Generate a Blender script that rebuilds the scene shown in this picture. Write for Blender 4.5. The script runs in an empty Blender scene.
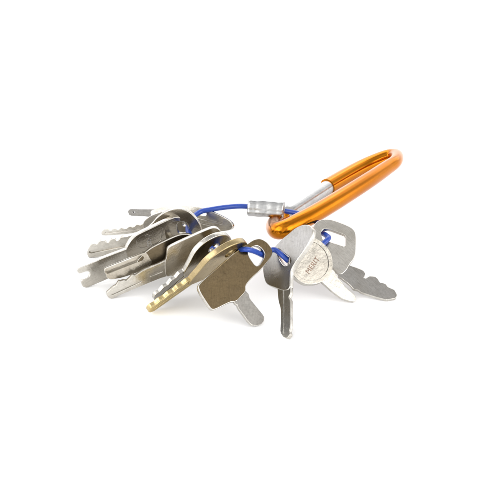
import bpy, math, random
from mathutils import Vector, Matrix

random.seed(7)
MM = 0.001
scene = bpy.context.scene
col = scene.collection

# ------------------------------------------------------------------ camera
ELEV = math.radians(32.0)
DIST = 0.90
HALF = 0.125                                    # half of the framed width at the target, metres
cam_data = bpy.data.cameras.new('camera')
cam = bpy.data.objects.new('camera', cam_data)
col.objects.link(cam)
CAM = Vector((0, -DIST * math.cos(ELEV), DIST * math.sin(ELEV)))
cam.location = CAM
cam.rotation_euler = (math.pi / 2 - ELEV, 0, 0)
cam_data.sensor_width = 36
cam_data.sensor_fit = 'HORIZONTAL'
cam_data.lens = 18 / (HALF / DIST)
cam_data.clip_start = 0.01
cam_data.clip_end = 50
scene.camera = cam
FWD = -CAM.normalized()
RIGHT = Vector((1, 0, 0))
UP = RIGHT.cross(FWD)

# ------------------------------------------------------------------ studio surround and lamps
world = bpy.data.worlds.new('World')
scene.world = world
world.use_nodes = True
wn = world.node_tree.nodes
wl = world.node_tree.links
bg = wn['Background']
tc = wn.new('ShaderNodeTexCoord')
sep = wn.new('ShaderNodeSeparateXYZ')
wl.new(tc.outputs['Generated'], sep.inputs[0])
ramp = wn.new('ShaderNodeValToRGB')             # grey room: pale walls, darker ceiling
wl.new(sep.outputs['Z'], ramp.inputs[0])
e = ramp.color_ramp.elements
e[0].position = 0.0; e[0].color = (2.0, 2.0, 2.02, 1)
e[1].position = 1.0; e[1].color = (0.80, 0.80, 0.81, 1)
m = e.new(0.45); m.color = (1.40, 1.40, 1.41, 1)
m = e.new(0.75); m.color = (0.88, 0.88, 0.88, 1)
wnz = wn.new('ShaderNodeTexNoise')              # invented light and dark patches, added to vary the metal reflections
wnz.inputs['Scale'].default_value = 1.9
wnz.inputs['Detail'].default_value = 1.5
wl.new(tc.outputs['Generated'], wnz.inputs['Vector'])
wmr = wn.new('ShaderNodeMapRange')
wmr.inputs['From Min'].default_value = 0.40
wmr.inputs['From Max'].default_value = 0.60
wmr.inputs['To Min'].default_value = 0.60
wmr.inputs['To Max'].default_value = 1.25
wl.new(wnz.outputs['Fac'], wmr.inputs['Value'])
wsc = wn.new('ShaderNodeVectorMath')
wsc.operation = 'SCALE'
wl.new(ramp.outputs[0], wsc.inputs[0])
wl.new(wmr.outputs[0], wsc.inputs['Scale'])
wl.new(wsc.outputs[0], bg.inputs['Color'])
bg.inputs['Strength'].default_value = 1.0


def lamp(name, loc, target, size, power, colour=(1, 1, 1)):
    d = bpy.data.lights.new(name, 'AREA')
    d.shape = 'RECTANGLE'
    d.size, d.size_y = size
    d.energy = power
    d.color = colour
    o = bpy.data.objects.new(name, d)
    col.objects.link(o)
    o.location = loc
    o.rotation_euler = (Vector(target) - Vector(loc)).to_track_quat('-Z', 'Y').to_euler()
    return o


lamp('softbox_back', (-0.25, 0.75, 0.75), (0, 0, 0), (1.3, 0.55), 3.2)
lamp('softbox_left', (-0.80, -0.50, 0.65), (0, 0, 0), (0.9, 0.9), 4.8, (1, 0.985, 0.96))
lamp('softbox_right', (0.75, -0.55, 0.55), (0, 0, 0), (0.7, 0.8), 3.4, (1, 0.985, 0.96))

scene.view_settings.view_transform = 'Standard'
scene.view_settings.look = 'None'
scene.view_settings.gamma = 1
scene.view_settings.exposure = 0.4


# ------------------------------------------------------------------ helpers
def ray(px, py):
    d = FWD * DIST + RIGHT * ((px - 250) / 250 * HALF) + UP * ((250 - py) / 250 * HALF)
    return d.normalized()


def at(px, py, z):
    """the point at height z (mm) seen at this place of the photograph"""
    d = ray(px, py)
    return CAM + d * ((z * MM - CAM.z) / d.z)


def catmull(pts, n=6, closed=False):
    out = []
    N = len(pts)
    rng = N if closed else N - 1
    for i in range(rng):
        if closed:
            p0, p1, p2, p3 = pts[(i - 1) % N], pts[i], pts[(i + 1) % N], pts[(i + 2) % N]
        else:
            p0, p1, p2, p3 = pts[max(i - 1, 0)], pts[i], pts[i + 1], pts[min(i + 2, N - 1)]
        for k in range(n):
            t = k / n
            out.append(0.5 * ((2 * p1) + (p2 - p0) * t + (2 * p0 - 5 * p1 + 4 * p2 - p3) * t * t
                              + (3 * p1 - p0 - 3 * p2 + p3) * t ** 3))
    if not closed:
        out.append(pts[-1])
    return out


def chaikin(pts, times):
    c = .22 if times > 1 else .13                # one pass keeps cuts crisp
    for _ in range(times):
        q = []
        for i in range(len(pts)):
            a, b = pts[i], pts[(i + 1) % len(pts)]
            q.append((a[0] * (1 - c) + b[0] * c, a[1] * (1 - c) + b[1] * c))
            q.append((a[0] * c + b[0] * (1 - c), a[1] * c + b[1] * (1 - c)))
        pts = q
    return pts


def area2(p):
    return sum(p[i][0] * p[(i + 1) % len(p)][1] - p[(i + 1) % len(p)][0] * p[i][1] for i in range(len(p)))


def curve_mesh(cd):
    tmp = bpy.data.objects.new('tmp', cd)
    col.objects.link(tmp)
    dg = bpy.context.evaluated_depsgraph_get()
    dg.update()
    me = bpy.data.meshes.new_from_object(tmp.evaluated_get(dg))
    bpy.data.objects.remove(tmp)
    bpy.data.curves.remove(cd)
    return me


def plate_mesh(loops, z_top, thick, bevel=0.22):
    """bevelled plate from closed outlines in mm (first the rim, then holes); front face at z_top, mm"""
    cd = bpy.data.curves.new('plate', 'CURVE')
    cd.dimensions = '2D'
    cd.fill_mode = 'BOTH'
    for k, lp in enumerate(loops):
        if (area2(lp) > 0) != (k == 0):
            lp = lp[::-1]
        sp = cd.splines.new('POLY')
        sp.points.add(len(lp) - 1)
        for i, (x, y) in enumerate(lp):
            sp.points[i].co = (x * MM, y * MM, 0, 1)
        sp.use_cyclic_u = True
    cd.bevel_depth = bevel * MM
    cd.bevel_resolution = 2
    cd.extrude = max(thick / 2 - bevel, 0.01) * MM
    me = curve_mesh(cd)
    dz = (z_top - thick / 2) * MM
    for v in me.vertices:
        v.co.z += dz
    for p in me.polygons:
        p.use_smooth = True
    return me


def merge(meshes, name):
    vs, fs, sm = [], [], []
    for me in meshes:
        b = len(vs)
        vs += [tuple(v.co) for v in me.vertices]
        for p in me.polygons:
            fs.append([b + i for i in p.vertices])
            sm.append(p.use_smooth)
        bpy.data.meshes.remove(me)
    out = bpy.data.meshes.new(name)
    out.from_pydata(vs, [], fs)
    out.polygons.foreach_set('use_smooth', sm)
    out.update()
    return out


def link(name, me, mat, parent=None, edge=None):
    me.name = name
    me.materials.clear()
    me.materials.append(mat)
    if edge is not None:
        me.materials.append(edge)
        for p in me.polygons:
            p.material_index = 0 if abs(p.normal.z) > .97 else 1
    o = bpy.data.objects.new(name, me)
    col.objects.link(o)
    if parent is not None:
        o.parent = parent
    return o


def tube_mesh(path, radii, seg=20, flat=1.0, flat_axis=None, caps=True):
    """round bar swept along 3-D points (metres); radii in mm"""
    n = len(path)
    if not isinstance(radii, (list, tuple)):
        radii = [radii] * n
    tang = []
    for i in range(n):
        t = path[min(i + 1, n - 1)] - path[max(i - 1, 0)]
        tang.append(t.normalized())
    ref = flat_axis if flat_axis is not None else Vector((0, 0, 1))
    nrm = (ref - tang[0] * ref.dot(tang[0])).normalized()
    vs, fs = [], []
    for i in range(n):
        if flat_axis is not None:
            nrm = (flat_axis - tang[i] * flat_axis.dot(tang[i])).normalized()
        else:
            nrm = (nrm - tang[i] * nrm.dot(tang[i])).normalized()
        bn = tang[i].cross(nrm)
        for k in range(seg):
            a = 2 * math.pi * k / seg
            vs.append(tuple(path[i] + (nrm * math.cos(a) * flat + bn * math.sin(a)) * radii[i] * MM))
    for i in range(n - 1):
        for k in range(seg):
            k2 = (k + 1) % seg
            fs.append([i * seg + k, i * seg + k2, (i + 1) * seg + k2, (i + 1) * seg + k])
    nside = len(fs)
    if caps:
        b = len(vs)
        vs += vs[:seg]
        fs.append([b + k for k in range(seg)][::-1])
        b = len(vs)
        vs += vs[(n - 1) * seg:n * seg]
        fs.append([b + k for k in range(seg)])
    me = bpy.data.meshes.new('tube')
    me.from_pydata(vs, [], fs)
    for i, p in enumerate(me.polygons):
        p.use_smooth = i < nside
    me.update()
    return me


# ------------------------------------------------------------------ materials
def metal(name, base, rough, stain=None, stain_amt=0.5, brush=0.4, scale=75.0, dirt=0.22):
    """worn metal: brushed lines along the key, blotchy tarnish, fine pits"""
    m = bpy.data.materials.new(name)
    m.use_nodes = True
    N, L = m.node_tree.nodes, m.node_tree.links
    b = N['Principled BSDF']
    b.inputs['Metallic'].default_value = 1.0
    tc = N.new('ShaderNodeTexCoord')
    mp = N.new('ShaderNodeMapping')
    mp.inputs['Scale'].default_value = (60, 900, 60)
    L.new(tc.outputs['Object'], mp.inputs[0])
    br = N.new('ShaderNodeTexNoise')
    br.inputs['Scale'].default_value = 4.0
    br.inputs['Detail'].default_value = 5
    L.new(mp.outputs[0], br.inputs['Vector'])
    bl = N.new('ShaderNodeTexNoise')
    bl.inputs['Scale'].default_value = scale
    bl.inputs['Detail'].default_value = 7
    bl.inputs['Roughness'].default_value = 0.62
    L.new(tc.outputs['Object'], bl.inputs['Vector'])
    fine = N.new('ShaderNodeTexNoise')
    fine.inputs['Scale'].default_value = 900
    fine.inputs['Detail'].default_value = 3
    L.new(tc.outputs['Object'], fine.inputs['Vector'])
    rp = N.new('ShaderNodeValToRGB')
    rp.color_ramp.elements[0].position = 0.40
    rp.color_ramp.elements[1].position = 0.68
    L.new(bl.outputs['Fac'], rp.inputs[0])
    ml = N.new('ShaderNodeMath'); ml.operation = 'MULTIPLY'
    ml.inputs[1].default_value = stain_amt * .8
    L.new(rp.outputs[0], ml.inputs[0])
    mx = N.new('ShaderNodeMix'); mx.data_type = 'RGBA'
    mx.inputs[6].default_value = (*base, 1)
    mx.inputs[7].default_value = (*(stain or [c * 0.6 for c in base]), 1)
    L.new(ml.outputs[0], mx.inputs[0])
    # grime specks
    rs = N.new('ShaderNodeValToRGB')
    rs.color_ramp.elements[0].position = 0.48
    rs.color_ramp.elements[1].position = 0.80
    L.new(fine.outputs['Fac'], rs.inputs[0])
    md = N.new('ShaderNodeMath'); md.operation = 'MULTIPLY'
    md.inputs[1].default_value = dirt
    L.new(rs.outputs[0], md.inputs[0])
    mx2 = N.new('ShaderNodeMix'); mx2.data_type = 'RGBA'
    mx2.inputs[7].default_value = (base[0] * .35, base[1] * .32, base[2] * .28, 1)
    L.new(md.outputs[0], mx2.inputs[0])
    L.new(mx.outputs[2], mx2.inputs[6])
    st = N.new('ShaderNodeMapRange')             # fine wear streaks along the metal
    st.inputs['From Min'].default_value = 0.3
    st.inputs['From Max'].default_value = 0.7
    st.inputs['To Min'].default_value = 1.0 - .35 * min(brush, .45)
    st.inputs['To Max'].default_value = 1.0 + .25 * min(brush, .45)
    L.new(br.outputs['Fac'], st.inputs['Value'])
    mp2 = N.new('ShaderNodeMapping')             # stray hairline scratches
    mp2.inputs['Rotation'].default_value = (0, 0, 0.7)
    mp2.inputs['Scale'].default_value = (60, 320, 60)
    L.new(tc.outputs['Object'], mp2.inputs[0])
    sn = N.new('ShaderNodeTexNoise')
    sn.inputs['Scale'].default_value = 1.0
    sn.inputs['Detail'].default_value = 2
    sn.inputs['Distortion'].default_value = 0.6
    L.new(mp2.outputs[0], sn.inputs['Vector'])
    sr_ = N.new('ShaderNodeValToRGB')
    sr_.color_ramp.elements[0].position = 0.485
    sr_.color_ramp.elements[0].color = (1, 1, 1, 1)
    sr_.color_ramp.elements[1].position = 0.515
    sr_.color_ramp.elements[1].color = (1, 1, 1, 1)
    el = sr_.color_ramp.elements.new(0.5)
    v_ = 1.0 - .4 * min(brush, .4)
    el.color = (v_, v_, v_, 1)
    L.new(sn.outputs['Fac'], sr_.inputs[0])
    m3 = N.new('ShaderNodeMath'); m3.operation = 'MULTIPLY'
    L.new(sr_.outputs[0], m3.inputs[0])
    L.new(st.outputs[0], m3.inputs[1])
    vm = N.new('ShaderNodeVectorMath'); vm.operation = 'SCALE'
    L.new(mx2.outputs[2], vm.inputs[0])
    L.new(m3.outputs[0], vm.inputs['Scale'])
    L.new(vm.outputs[0], b.inputs['Base Color'])
    mr = N.new('ShaderNodeMapRange')
    mr.inputs['To Min'].default_value = max(rough - .10, .05)
    mr.inputs['To Max'].default_value = rough + .16
    L.new(bl.outputs['Fac'], mr.inputs['Value'])
    L.new(mr.outputs[0], b.inputs['Roughness'])
    bp = N.new('ShaderNodeBump')
    bp.inputs['Strength'].default_value = brush
    bp.inputs['Distance'].default_value = 0.00006
    ad = N.new('ShaderNodeMath'); ad.operation = 'ADD'
    L.new(br.outputs['Fac'], ad.inputs[0])
    L.new(fine.outputs['Fac'], ad.inputs[1])
    L.new(ad.outputs[0], bp.inputs['Height'])
    bp2 = N.new('ShaderNodeBump')                # gentle waviness of stamped sheet
    bp2.inputs['Strength'].default_value = 0.35
    bp2.inputs['Distance'].default_value = 0.0006
    L.new(bl.outputs['Fac'], bp2.inputs['Height'])
    L.new(bp.outputs[0], bp2.inputs['Normal'])
    L.new(bp2.outputs[0], b.inputs['Normal'])
    return m


NICKEL = metal('worn_nickel', (0.37, 0.355, 0.33), 0.20, (0.26, 0.235, 0.195), 0.6)
NICKEL_WARM = metal('warm_nickel', (0.42, 0.385, 0.325), 0.20, (0.25, 0.21, 0.15), 0.7)
NICKEL_PALE = metal('pale_nickel', (0.54, 0.515, 0.465), 0.20, (0.33, 0.30, 0.25), 0.6)
NICKEL_DULL = metal('dull_nickel', (0.32, 0.31, 0.30), 0.24, (0.24, 0.225, 0.20), 0.55)
BRASS = metal('worn_brass', (0.58, 0.44, 0.15), 0.22, (0.30, 0.205, 0.075), 0.65)
BRONZE = metal('tarnished_bronze', (0.082, 0.060, 0.033), 0.25, (0.085, 0.064, 0.038), 0.7)
SHADED_BOW = metal('shaded_bow_metal', (0.14, 0.11, 0.07), 0.28, (0.065, 0.05, 0.03), 0.7)  # bow lying in shade: its darkness is put into the base colour
STEEL = metal('grey_steel', (0.33, 0.325, 0.31), 0.24, (0.25, 0.24, 0.22), 0.55)
STEEL_DARK = metal('dark_steel', (0.175, 0.168, 0.155), 0.28, (0.15, 0.14, 0.125), 0.6)
CREAM = metal('cream_nickel', (0.40, 0.375, 0.33), 0.15, (0.34, 0.31, 0.26), 0.4, brush=.12, dirt=.12)
BRASS_DULL = metal('dull_brass', (0.34, 0.255, 0.115), 0.24, (0.20, 0.14, 0.06), 0.7)
EDGE_BRASS_DULL = metal('dull_brass_edge', (0.42, 0.33, 0.18), 0.24, (0.26, 0.19, 0.09), 0.65)
EDGE = metal('rubbed_edge', (0.54, 0.52, 0.48), 0.20, (0.33, 0.30, 0.25), 0.6)
EDGE_BRASS = metal('rubbed_brass_edge', (0.54, 0.43, 0.22), 0.22, (0.34, 0.245, 0.10), 0.6)
ALU = metal('brushed_aluminium', (0.46, 0.46, 0.455), 0.27, (0.35, 0.35, 0.345), 0.55, dirt=.2)
ORANGE = metal('orange_anodised', (0.48, 0.158, 0.008), 0.16, (0.34, 0.098, 0.005), 0.5, brush=0.0, scale=25, dirt=.1)
INK = metal('reddish_engraving', (0.24, 0.15, 0.11), 0.5, None, 0.3)


def plastic(name, base, rough):
    m = bpy.data.materials.new(name)
    m.use_nodes = True
    N, L = m.node_tree.nodes, m.node_tree.links
    b = N['Principled BSDF']
    tc = N.new('ShaderNodeTexCoord')
    n = N.new('ShaderNodeTexNoise')
    n.inputs['Scale'].default_value = 700
    n.inputs['Detail'].default_value = 4
    L.new(tc.outputs['Object'], n.inputs['Vector'])
    mx = N.new('ShaderNodeMix'); mx.data_type = 'RGBA'
    mx.inputs[6].default_value = (*base, 1)
    mx.inputs[7].default_value = (base[0] * .5, base[1] * .55, base[2] * .65, 1)
    L.new(n.outputs['Fac'], mx.inputs[0])
    L.new(mx.outputs[2], b.inputs['Base Color'])
    b.inputs['Roughness'].default_value = rough
    bp = N.new('ShaderNodeBump')
    bp.inputs['Strength'].default_value = 0.3
    bp.inputs['Distance'].default_value = 0.0001
    L.new(n.outputs['Fac'], bp.inputs['Height'])
    L.new(bp.outputs[0], b.inputs['Normal'])
    return m


BLUE = plastic('blue_cable_coating', (0.012, 0.058, 0.34), 0.30)


# ------------------------------------------------------------------ table
def build_table():
    s = 3.0
    me = bpy.data.meshes.new('tabletop')
    me.from_pydata([(-s, -s, 0), (s, -s, 0), (s, s, 0), (-s, s, 0)], [], [[0, 1, 2, 3]])
    m = bpy.data.materials.new('white_table')
    m.use_nodes = True
    N, L = m.node_tree.nodes, m.node_tree.links
    b = N['Principled BSDF']
    n = N.new('ShaderNodeTexNoise')
    n.inputs['Scale'].default_value = 30
    r = N.new('ShaderNodeValToRGB')
    r.color_ramp.elements[0].color = (0.90, 0.90, 0.90, 1)
    r.color_ramp.elements[1].color = (0.92, 0.92, 0.92, 1)
    L.new(n.outputs['Fac'], r.inputs[0])
    L.new(r.outputs[0], b.inputs['Base Color'])
    b.inputs['Roughness'].default_value = 0.9
    b.inputs['Specular IOR Level'].default_value = 0.1
    o = link('tabletop', me, m)
    o['kind'] = 'structure'
    o['label'] = 'plain white tabletop under the keys'
    o['category'] = 'tabletop'


build_table()


# ------------------------------------------------------------------ key frame
class Frame:
    """a flat thing's own plane: x from its tip to its head, z out of its front face"""

    def __init__(self, tip, head, roll):
        P, H = at(*tip), at(*head)
        a = (H - P).normalized()
        c = (CAM - (P + H) / 2).normalized()
        n0 = (c - a * c.dot(a)).normalized()
        u = n0.cross(a)
        if u.dot(UP) < 0:
            u = -u
        r = math.radians(roll)
        n = n0 * math.cos(r) - u * math.sin(r)
        y = n.cross(a)
        self.P, self.a, self.y, self.n = P, a, y, n
        self.len = (H - P).length / MM
        self.M = Matrix((a.to_4d(), y.to_4d(), n.to_4d(), (0, 0, 0, 1))).transposed()
        for i in range(3):
            self.M[3][i] = 0
        self.M[3][3] = 1
        self.M.translation = P

    def loc(self, px, py):
        d = ray(px, py)
        t = (self.P - CAM).dot(self.n) / d.dot(self.n)
        q = CAM + d * t - self.P
        return (q.dot(self.a) / MM, q.dot(self.y) / MM)

    def world(self, x, y, z=0):
        return self.P + (self.a * x + self.y * y + self.n * z) * MM

    def trace(self, pts, times=2):
        return chaikin([self.loc(*p) for p in pts], times)


def circle(cx, cy, rx, ry=None, n=48, a0=0):
    ry = ry or rx
    return [(cx + rx * math.cos(2 * math.pi * i / n + a0), cy + ry * math.sin(2 * math.pi * i / n + a0)) for i in range(n)]


def text_mesh(body, size, x, y, ang, z_top, thick=0.10, extra=0.0):
    cd = bpy.data.curves.new('t', 'FONT')
    cd.body = body
    cd.size = size * MM
    cd.align_x = 'CENTER'
    cd.align_y = 'CENTER'
    cd.extrude = thick / 2 * MM
    cd.offset = extra * MM
    cd.space_character = 1.05
    me = curve_mesh(cd)
    R = Matrix.Translation((x * MM, y * MM, (z_top - thick / 2) * MM)) @ Matrix.Rotation(ang, 4, 'Z')
    me.transform(R)
    return me


def new_key(fr, label, name='key'):
    o = bpy.data.objects.new(name, None)
    o.empty_display_size = 0.005
    col.objects.link(o)
    o.matrix_world = fr.M
    o['label'] = label
    o['category'] = 'key'
    o['group'] = 'keys threaded on the blue cable loop'
    return o


def two_layer(loop, holes, grooves, z, thick, layer=0.45, bevel=0.2):
    """plate whose front skin has grooves cut through it down to the core"""
    if not grooves:
        return plate_mesh([loop] + holes, z, thick, bevel)
    a = plate_mesh([loop] + holes, z - layer, thick - layer, bevel * .6)
    b = plate_mesh([loop] + holes + grooves, z, layer + 0.02, min(bevel, 0.14))
    return merge([a, b], 'plate')


def strip(p, q, w):
    """thin closed slot between two local points"""
    dx, dy = q[0] - p[0], q[1] - p[1]
    l = math.hypot(dx, dy)
    nx, ny = -dy / l * w / 2, dx / l * w / 2
    ex, ey = dx / l * w * .4, dy / l * w * .4
    return [(p[0] + nx, p[1] + ny), (p[0] - ex, p[1] - ey), (p[0] - nx, p[1] - ny),
            (q[0] - nx, q[1] - ny), (q[0] + ex, q[1] + ey), (q[0] + nx, q[1] + ny)]


HOLES = {}

# 1 -- pale flat key at the back, bow under the cable
f = Frame((129, 213, 4.5), (201, 214, 17), 4)
k = new_key(f, 'flat silver key at the very back, its blade topmost on the left')
bow = f.trace([(150, 211), (158, 208.5), (166, 206.3), (184, 206.3), (199, 207.2), (210, 211), (222, 216.5), (229.5, 221), (232.5, 225.5),
               (231, 229.5), (224, 231), (214, 231), (192, 229), (166, 222), (152, 217.5)])
hole = f.trace([(196, 210), (201, 209.5), (207, 213), (206, 216.5), (199, 215.5)])
gr = [strip(f.loc(188, 215), f.loc(222, 224), .9), strip(f.loc(184, 219), f.loc(214, 226), .9)]
link('bow', two_layer(bow, [hole], gr, 0, 2.0, .4), NICKEL_PALE, k, EDGE)
bl = f.trace([(156, 209.6), (140, 209.6), (130, 209.2), (127.6, 211.5), (129.5, 215.4), (140, 215.8), (156, 217)], 1)
link('blade', plate_mesh([bl, f.trace([(131, 211.6), (134, 211.2), (136, 212.2), (133, 213.4)])], -.15, 1.7), STEEL_DARK, k, NICKEL_DULL)

# 2 -- small serrated key behind the round arch
f = Frame((101.5, 233.5, 2), (186, 222, 19), 18)
k = new_key(f, 'thin silver key with finely serrated blade pointing left, bow hidden behind the round silver bow')
bow = f.trace([(142, 223), (152, 215), (166, 211), (184, 211), (194, 217), (196, 226), (188, 234), (166, 237), (146, 233)])
hole = f.trace([(181, 219), (189, 219), (190, 226), (182, 227)])
link('bow', plate_mesh([bow, hole], 0, 2.2), NICKEL, k, EDGE)
bl = f.trace([(146, 222.5), (140, 225.6), (138.6, 225), (136, 225.2), (134.6, 227), (132, 227.6), (130.6, 226.8), (128.6, 227.2), (126.4, 229), (124, 229), (123, 228.4), (121, 228), (118.6, 230.2), (116, 230), (115.2, 229), (112.4, 229.4), (111.4, 230.8), (109, 230.6), (107.6, 229.2), (104.6, 229.4), (101.5, 232), (101.2, 234), (103, 235.6), (124, 234.3), (146, 231.5)], 1)
link('blade', two_layer(bl, [], [strip(f.loc(105, 233.2), f.loc(142, 228.8), .8)], -.15, 1.8, .4), NICKEL_PALE, k, EDGE)

# 3 -- round arch bow, grooved blade
f = Frame((88, 252, 3.6), (180, 231, 20), 30)
k = new_key(f, 'silver key with large round bow arching up behind the numbered forked key')
bow = f.trace([(134, 236), (146, 230), (152.5, 224), (157, 218.5), (164.5, 212.8), (173, 209.5), (181, 209.2), (189, 212.2), (196, 219),
               (201, 228), (203, 240), (196, 252), (180, 257), (160, 256), (146, 250), (134, 248)])
hole = f.trace([(176, 222), (186, 221), (190, 228), (186, 235), (177, 234)])
link('bow', plate_mesh([bow, hole], 0, 1.9), NICKEL_WARM, k, EDGE)
bl = f.trace([(138, 234), (126, 237.4), (121, 237.8), (118.6, 241.2), (116, 241.4), (114, 239.4), (111, 239.8), (108.6, 243.2), (106, 243), (103.6, 241), (100, 241.6), (97, 245), (94, 244), (91, 245), (87.5, 251), (87.4, 255), (89, 258),
              (108, 255.6), (125, 252.4), (138, 250)], 1)
link('blade', two_layer(bl, [], [strip(f.loc(90, 252.6), f.loc(133, 243.6), 1.9)], -.2, 2.0, .7), NICKEL_PALE, k, EDGE)

# 4 -- forked key, bow with a raised field and a number
f = Frame((82, 277, 7.2), (178, 230, 21), 38)
k = new_key(f, 'wide silver key with forked blade end and a number stamped on its bow')
bow = f.trace([(126, 250), (131, 241), (136, 236), (144, 232), (153.6, 227.5), (163, 222.8), (172.8, 218.4), (179, 217.2), (185, 219), (191, 225.5),
               (198, 234), (200, 246), (190, 256), (176, 258), (158, 256), (140, 257), (128, 259)])
hole = f.trace([(166, 225.5), (173, 221.5), (180, 220.4), (185, 222.5), (191, 230), (193, 238), (186, 243), (174, 243), (166, 240), (164.5, 232)])
panel = f.trace([(136, 240), (142, 235.5), (160, 227), (163, 228), (162, 240), (156, 244.5), (142, 249), (137, 246)])
core = plate_mesh([bow, hole], -.35, 2.1, .2)
skin = plate_mesh([bow, hole, panel], 0, .37, .14)
b = link('bow', merge([core, skin], 'bow'), NICKEL_WARM, k, EDGE)
x, y = f.loc(148.5, 238.2)
x2, y2 = f.loc(149.5, 244)
link('stamped_number', merge([text_mesh('2', 5.4, x, y, math.radians(-8), -.22, .14, .09), text_mesh('8', 5.4, x2, y2, math.radians(-8), -.22, .14, .09)], 't'), EDGE, b)
bl = f.trace([(134, 246.5), (125.4, 250.3), (105, 258), (90, 264.5), (82, 267.6), (78, 269.4), (78.3, 272.5), (80, 273.6), (87, 271.2), (90.2, 272),
              (91, 275), (89.5, 277.4), (83, 280.6), (81.8, 282), (83.2, 286.8), (87, 287.6), (105, 280.2), (120, 272.6), (138, 262)], 1)
link('blade', plate_mesh([bl], -.2, 1.8), NICKEL_PALE, k, EDGE)

# 5 -- channel-bladed key, bow coloured as in shade, between the forked and the serrated one
f = Frame((106, 274, 10.5), (186, 241, 22.5), 20)
k = new_key(f, 'key with channelled blade and shade-coloured bow between the forked key and the tooth-edged key')
bow = f.trace([(136, 263), (143, 255), (152, 248), (164, 242), (182, 234), (196, 236), (200, 246), (192, 258), (176, 264), (158, 265), (144, 270)])
hole = f.trace([(182, 238), (190, 238), (191, 245), (183, 246)])
link('bow', plate_mesh([bow, hole], 0, 2.4), SHADED_BOW, k, EDGE)
bl = f.trace([(146, 252.5), (126.6, 260.4), (112, 266), (104.6, 268.8), (104.4, 271), (106, 274), (107, 277.5), (111, 279.2), (121, 277.6), (133, 273.8), (146, 268.4), (152, 262)], 1)
link('blade', two_layer(bl, [], [strip(f.loc(106.6, 271.6), f.loc(142, 257.6), 2.6)], .2, 3.0, 2.0), NICKEL_WARM, k, EDGE)

# 6 -- tooth-edged key with square-shouldered bow
f = Frame((108, 296, 2.1), (202, 246, 23), 28)
k = new_key(f, 'silver key with square-shouldered bow and toothed blade in front of the dark channelled key')
bow = f.trace([(165, 262), (167.2, 257), (167.2, 250), (169.5, 247.4), (180, 242.2), (196, 235), (212, 228.2), (217, 228.2), (221, 232), (222, 242), (214, 258),
               (200, 270), (186, 277), (177, 281), (174, 278), (172, 275), (166, 277)])
hole = f.trace([(196, 244), (204, 240), (209, 243), (207, 250), (198, 253)])
link('bow', plate_mesh([bow, hole], 0, 2.3), NICKEL_WARM, k, EDGE)
bl = f.trace([(169, 259), (162, 263), (154, 266.5), (144, 270.5), (138, 274.5), (135, 276.2), (132.5, 275.5), (130, 278.6), (126.5, 281.5), (124, 280.8), (121, 282),
              (119, 281.6), (116.5, 285.8), (113, 287.8), (110, 290.6), (107, 293.2), (107, 295), (108.6, 297.6), (112, 298.8), (120, 295), (144, 284.8), (159.6, 278.6), (171, 275)], 1)
link('blade', two_layer(bl, [], [strip(f.loc(112, 294.8), f.loc(141, 281.6), 1.0), strip(f.loc(150, 276.2), f.loc(162, 271.6), 1.0)], -.2, 1.9, .5), NICKEL_PALE, k, EDGE)


def round_key(fr, cx, cy, rad, thick, blade_pts, groove, m_bow, m_blade, k, hole_at, hole_r, bthick, m_edge):
    bow = []
    for i in range(72):                          # round head drawn out into the neck
        a = 2 * math.pi * i / 72
        d = max(0, -math.cos(a)) ** 6
        bow.append((cx + rad * math.cos(a) * (1 + .42 * d), cy + rad * math.sin(a) * (1 - .25 * max(0, -math.cos(a)) ** 3)))
    hole = circle(hole_at[0], hole_at[1], hole_r, n=28)
    link('bow', plate_mesh([bow, hole], 0, thick, .45), m_bow, k, EDGE_BRASS_DULL if m_edge == EDGE_BRASS else m_edge)
    link('blade', two_layer(chaikin(blade_pts, 1), [], groove, -.5, bthick, .5), m_blade, k, m_edge)


def cut_blade(x1, half, n, seed, deep=1.6):
    r = random.Random(seed)
    top = [(0.0, .6), (1.0, half * .7)]
    x = 2.2
    step = (x1 - 4) / n
    for i in range(n):
        d = deep * r.uniform(.35, 1)
        top += [(x + step * .1, half), (x + step * .45, half - d), (x + step * .65, half - d), (x + step * .95, half - .1)]
        x += step
    top += [(x1 - 1.5, half), (x1 + 4, half)]
    return top + [(x1 + 4, -half), (2.4, -half), (.4, -half * .5)]


# 8 -- silver round-bow key behind the brass one
f = Frame((155.5, 301, 3), (211, 253.5, 23), 62)
k = new_key(f, 'silver key with round dark-faced bow standing on edge directly behind the brass key')
c = f.len
round_key(f, c, 0, 11.6, 2.6, cut_blade(c - 11, 3.9, 4, 3, 1.3), [strip((3, -.8), (c - 12, -.8), 1.1)], NICKEL_WARM, NICKEL, k, (c + 3, 2), 3.4, 1.9, EDGE)

# 7 -- brass key on edge
f = Frame((149.5, 313, 1.5), (223, 261, 23), 73)
k = new_key(f, 'yellow brass key with thick round bow turned nearly edge-on, the only brass one')
c = f.len
round_key(f, c, 0, 13.6, 3.0, cut_blade(c - 12.5, 3.6, 5, 11, 1.2), [strip((3, -.6), (c - 14, -.6), 1.0)], BRASS_DULL, BRASS, k, (c + 5, 3), 3.4, 2.3, EDGE_BRASS)

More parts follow.
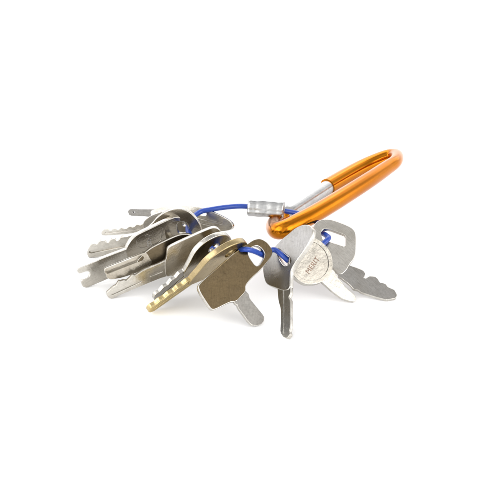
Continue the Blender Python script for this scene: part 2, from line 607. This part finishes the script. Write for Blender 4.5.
# 9 -- square bronze bow with triangular eye
f = Frame((257, 324, 2.5), (256, 254, 25), -24)
k = new_key(f, 'brown bronze key with big square bow, triangular eye and short grey blade')
f9 = f
bow = f.trace([(197.6, 287.5), (203, 281), (218, 268), (234, 254), (245.8, 245.8), (254, 240), (260.5, 238.9), (267.4, 243), (272.5, 251), (271, 256.5),
               (262, 268), (250, 279), (245, 285.5), (245.5, 291), (241, 296), (236.5, 301), (230, 301.2), (214, 309.6), (210.6, 308)])
hole = f.trace([(247.4, 249), (256.4, 244.5), (262, 247.6), (266.6, 255), (257.4, 269.4), (247.6, 256)])
link('bow', plate_mesh([bow, hole], 0, 2.5, .35), BRONZE, k, EDGE)
bl = f.trace([(234, 294), (235.6, 303.4), (238, 304.4), (239, 307.6), (249.4, 321.8), (252.6, 324.6), (258, 325), (261.6, 323.4), (264, 320.6), (264.3, 316.4), (249.6, 298.4), (248.8, 294.2), (246.4, 291.6), (242, 286)], 1)
link('blade', plate_mesh([bl], -.35, 1.8), STEEL_DARK, k, EDGE)

# 10 -- front key pointing at the viewer
f = Frame((285, 337, 2.5), (283, 256, 21), 42)
k = new_key(f, 'grey key pointing straight down at the front, its tall bow crossing the round lettered bow')
f10 = f
bow = f.trace([(263, 268), (266, 258), (273.6, 248.6), (282, 239.4), (289, 234), (295, 228.6), (303, 225), (310, 225.6), (312.6, 230), (311, 238),
               (304, 250), (295, 262), (290, 271), (289.6, 280), (289.4, 289), (283, 290), (276.5, 287.5), (270, 285.4), (266, 282.6), (264, 276)])
hole = f.trace([(275, 249.4), (279, 247.4), (284, 252.4), (291, 257), (292, 262.6), (285.4, 267.4), (280, 262)])
link('bow', plate_mesh([bow, hole], 0, 2.5, .35), NICKEL_DULL, k, EDGE)
bl = f.trace([(277, 284), (277.6, 294), (278.4, 301), (280.4, 308), (280.5, 320), (280, 332), (283, 336.6), (286.6, 337.6), (289.5, 334), (288.4, 331), (289.6, 327),
              (289.6, 300), (287.8, 297), (289.8, 293), (289.6, 284)], 1)
link('blade', two_layer(bl, [], [strip(f.loc(283.4, 333), f.loc(283.4, 290), .9)], -.25, 2.0, .5), STEEL, k, EDGE)

# 11 -- round lettered bow
f = Frame((355, 299, 2.5), (308, 254, 21), -26)
k = new_key(f, 'cream silver key with round bow carrying reddish stamped lettering, short pale blade')
cx, cy = f.loc(310.5, 261)
rx = abs(f.loc(332, 262)[0] - f.loc(289, 262)[0])
bow = f.trace([(293, 274), (289.5, 266), (290, 256), (295, 247), (304, 240), (313, 237.4), (320, 240.6), (327, 247), (331, 254), (332.8, 263), (332, 270),
               (328, 277), (322, 281.6), (314, 284), (305, 283.6), (298, 279.6)])
rim = f.trace([(296, 273), (293, 266), (293.5, 257), (298, 249.5), (305, 243.4), (313, 241), (318.6, 243.6), (324.6, 249), (328, 256), (329.2, 263), (328.4, 269),
               (325, 275), (320, 279), (313.6, 281), (306, 280.6), (300, 277.6)])
hole = f.trace([(298, 250), (302, 246), (307, 246), (307, 250), (301, 254)])
f11 = f
core = plate_mesh([bow, hole], -.45, 2.9, .2)
skin = plate_mesh([bow, rim], 0, .47, .18)
b = link('bow', merge([core, skin], 'bow'), CREAM, k, EDGE)
p, q = f.loc(306.5, 275), f.loc(320.5, 255.5)
x, y = f.loc(313, 265.2)
link('stamped_lettering', text_mesh('MERIT', 3.5, x, y, math.atan2(q[1] - p[1], q[0] - p[0]), -.40, .10), INK, b)
bl = f.trace([(326, 284.5), (332, 290), (342, 297.6), (349, 300), (354.6, 301), (356.4, 299), (354.6, 294.5), (349, 290), (345, 286.4), (342, 281.6), (338, 277.6), (334, 270), (326, 266), (316, 276)], 1)
link('blade', plate_mesh([bl], -.5, 1.9), NICKEL_PALE, k, EDGE)

# 12 -- right-hand key with oblong eye
f = Frame((395, 296, 2.7), (333, 237, 20), -24)
k = new_key(f, 'grey steel key with oblong window in its bow and wide notched blade, farthest right')
bow = f.trace([(313.6, 236), (313.6, 228), (316, 222.6), (322, 219.6), (331.6, 219.8), (349.6, 226.8), (354.2, 231), (355.5, 237), (355, 254), (352.8, 259.5), (349, 264),
               (346, 270), (340, 275), (330, 264), (320, 248)])
f12 = f
hole = f.trace([(320.4, 232), (323.4, 228.4), (329.8, 228.8), (346.4, 234.8), (346.2, 247.6), (329, 242), (321.6, 239.6)], 1)
link('bow', plate_mesh([bow, hole], 0, 2.2, .3), NICKEL_PALE, k, EDGE)
bl = f.trace([(341, 262), (347, 264.6), (355.6, 267.4), (363, 270.4), (365.4, 274), (363, 277.8), (366, 278.6), (369.4, 276.2), (375, 276.6), (377.6, 278.8), (379.6, 282.4), (385, 283.6), (388, 287.2),
              (394.2, 289.8), (396.8, 294.6), (396, 297.6), (387, 299.4), (376, 296.6), (361, 291.8), (358.6, 289.6), (353.6, 288.6), (350.8, 284.8), (346, 281), (338, 275)], 1)
link('blade', plate_mesh([bl], -.15, 1.9), NICKEL, k, EDGE)

# ------------------------------------------------------------------ cable loop
cab = bpy.data.objects.new('cable_loop', None)
cab.empty_display_size = 0.005
col.objects.link(cab)
cab['label'] = 'blue coated wire cable loop joined by a crimped silver sleeve, threading all the keys'
cab['category'] = 'cable'
cab.location = at(265, 209, 20)


def on(fr, px, py, dz):
    x, y = fr.loc(px, py)
    return fr.world(x, y, dz)


pts = [at(285, 211, 20), at(291, 212, 20), at(300, 214, 20), at(309, 217.5, 20), at(317, 222.5, 20), on(f12, 323, 228, -4.5), on(f12, 326.5, 234, -1.5), on(f12, 327.5, 241, 2),
       on(f11, 318, 246, -5.5), on(f11, 302, 248, -1), on(f11, 297, 250, 2.5), on(f10, 285, 258, -4.5), on(f10, 282, 255.5, -1), on(f10, 277, 251.5, 2.2), on(f9, 267, 252.5, -4), on(f9, 260.5, 252.5, -1.5),
       on(f9, 252, 251.5, 1.2), on(f9, 243, 250.4, 2), at(233, 250.4, 25), at(222, 251, 24),
       at(208, 247, 23), at(198, 243, 22), at(191, 237, 21), at(188, 229, 19.5), at(191, 219.5, 19), at(200, 212, 19.5), at(212, 209.3, 20.5), at(226, 207.2, 20.5), at(240, 206.2, 20), at(252, 206.8, 20)]
path = [p - cab.location for p in catmull(pts, 8)]
link('cable', tube_mesh(path, 1.3, 16), BLUE, cab)
A, B = at(248, 207.6, 20), at(284, 210, 20)
ax = (B - A).normalized()
up = (Vector((0, .6, .8)) - ax * ax.dot(Vector((0, .6, .8)))).normalized()
sd = ax.cross(up)
rnd = random.Random(5)
NL, NS = 40, 40
ph = [rnd.uniform(0, 6.28) for _ in range(6)]
vs, fs = [], []
for i in range(NL):
    t = i / (NL - 1)
    c0 = A.lerp(B, t) - cab.location
    squash = .04 * (math.exp(-((t - .22) / .07) ** 2) + math.exp(-((t - .52) / .08) ** 2) + math.exp(-((t - .80) / .06) ** 2))
    lip = .10 * (max(0, 1 - t / .04) + max(0, 1 - (1 - t) / .04))
    for k in range(NS):
        a = 2 * math.pi * k / NS
        ca, sa = math.cos(a), math.sin(a)
        q = (abs(ca) ** 3.2 + abs(sa) ** 3.2) ** (-1 / 3.2)            # rounded-square pressed sleeve
        r = 4.35 * q * (1 - squash * (.4 + .6 * abs(sa)) - lip)
        r += .06 * math.sin(3 * a + 5 * t + ph[0]) + .04 * math.sin(4 * a - 11 * t + ph[1])
        r -= .45 * math.exp(-((math.sin((a - 1.95) / 2)) / .06) ** 2)      # lengthwise pressing crease
        vs.append(tuple(c0 + (up * ca * .98 + sd * sa * .86) * r * MM))
for i in range(NL - 1):
    for k in range(NS):
        k2 = (k + 1) % NS
        fs.append([i * NS + k, i * NS + k2, (i + 1) * NS + k2, (i + 1) * NS + k])
n_side = len(fs)
fs.append(list(range(NS))[::-1])
fs.append([(NL - 1) * NS + k for k in range(NS)])
me = bpy.data.meshes.new('crimp_sleeve')
me.from_pydata(vs, [], fs)
for i, p in enumerate(me.polygons):
    p.use_smooth = i < n_side
me.update()
link('crimp_sleeve', me, ALU, cab)

# ------------------------------------------------------------------ carabiner
f = Frame((280, 231.3, 21), (397, 160.5, 16.5), -73)
car = bpy.data.objects.new('carabiner', None)
car.empty_display_size = 0.005
col.objects.link(car)
car.matrix_world = f.M
car['label'] = 'orange anodised carabiner clip with a bare silver gate, lying behind the keys'
car['category'] = 'carabiner'
# D-shaped bar in its own plane: nose, hook, spine, far bend, return to the gate socket
line = [(287, 216.8), (281.5, 219.4), (277, 222.6), (275.2, 226.4), (277.4, 230), (283, 229.6), (291, 226), (310, 216.2), (330, 204.6), (350, 192.2), (370, 179.4), (386, 168.4),
        (394.4, 162.4), (397.0, 157.8), (395.2, 155.2), (388.6, 156), (377.6, 160.2), (361.6, 167.6), (344.6, 177), (327.5, 187)]
body = [Vector((*f.loc(*p), 0)) for p in line]
bp = [p * MM for p in catmull(body, 8)]
rr = [(4.75 - 1.2 * math.exp(-((i - 106) / 26) ** 2)) if i > 18 else 3.45 + .05 * i for i in range(len(bp))]
link('body', tube_mesh(bp, rr, 28, flat=.95, flat_axis=Vector((0, 0, 1))), ORANGE, car)
g0, g1 = Vector((*f.loc(289, 212.5), 0)), Vector((*f.loc(329, 186.4), 0))
gp = [g0.lerp(g1, i / 24) * MM for i in range(25)]
link('gate', tube_mesh(gp, [3.3 if i in (0, 24) else 3.75 for i in range(25)], 24), ALU, car)
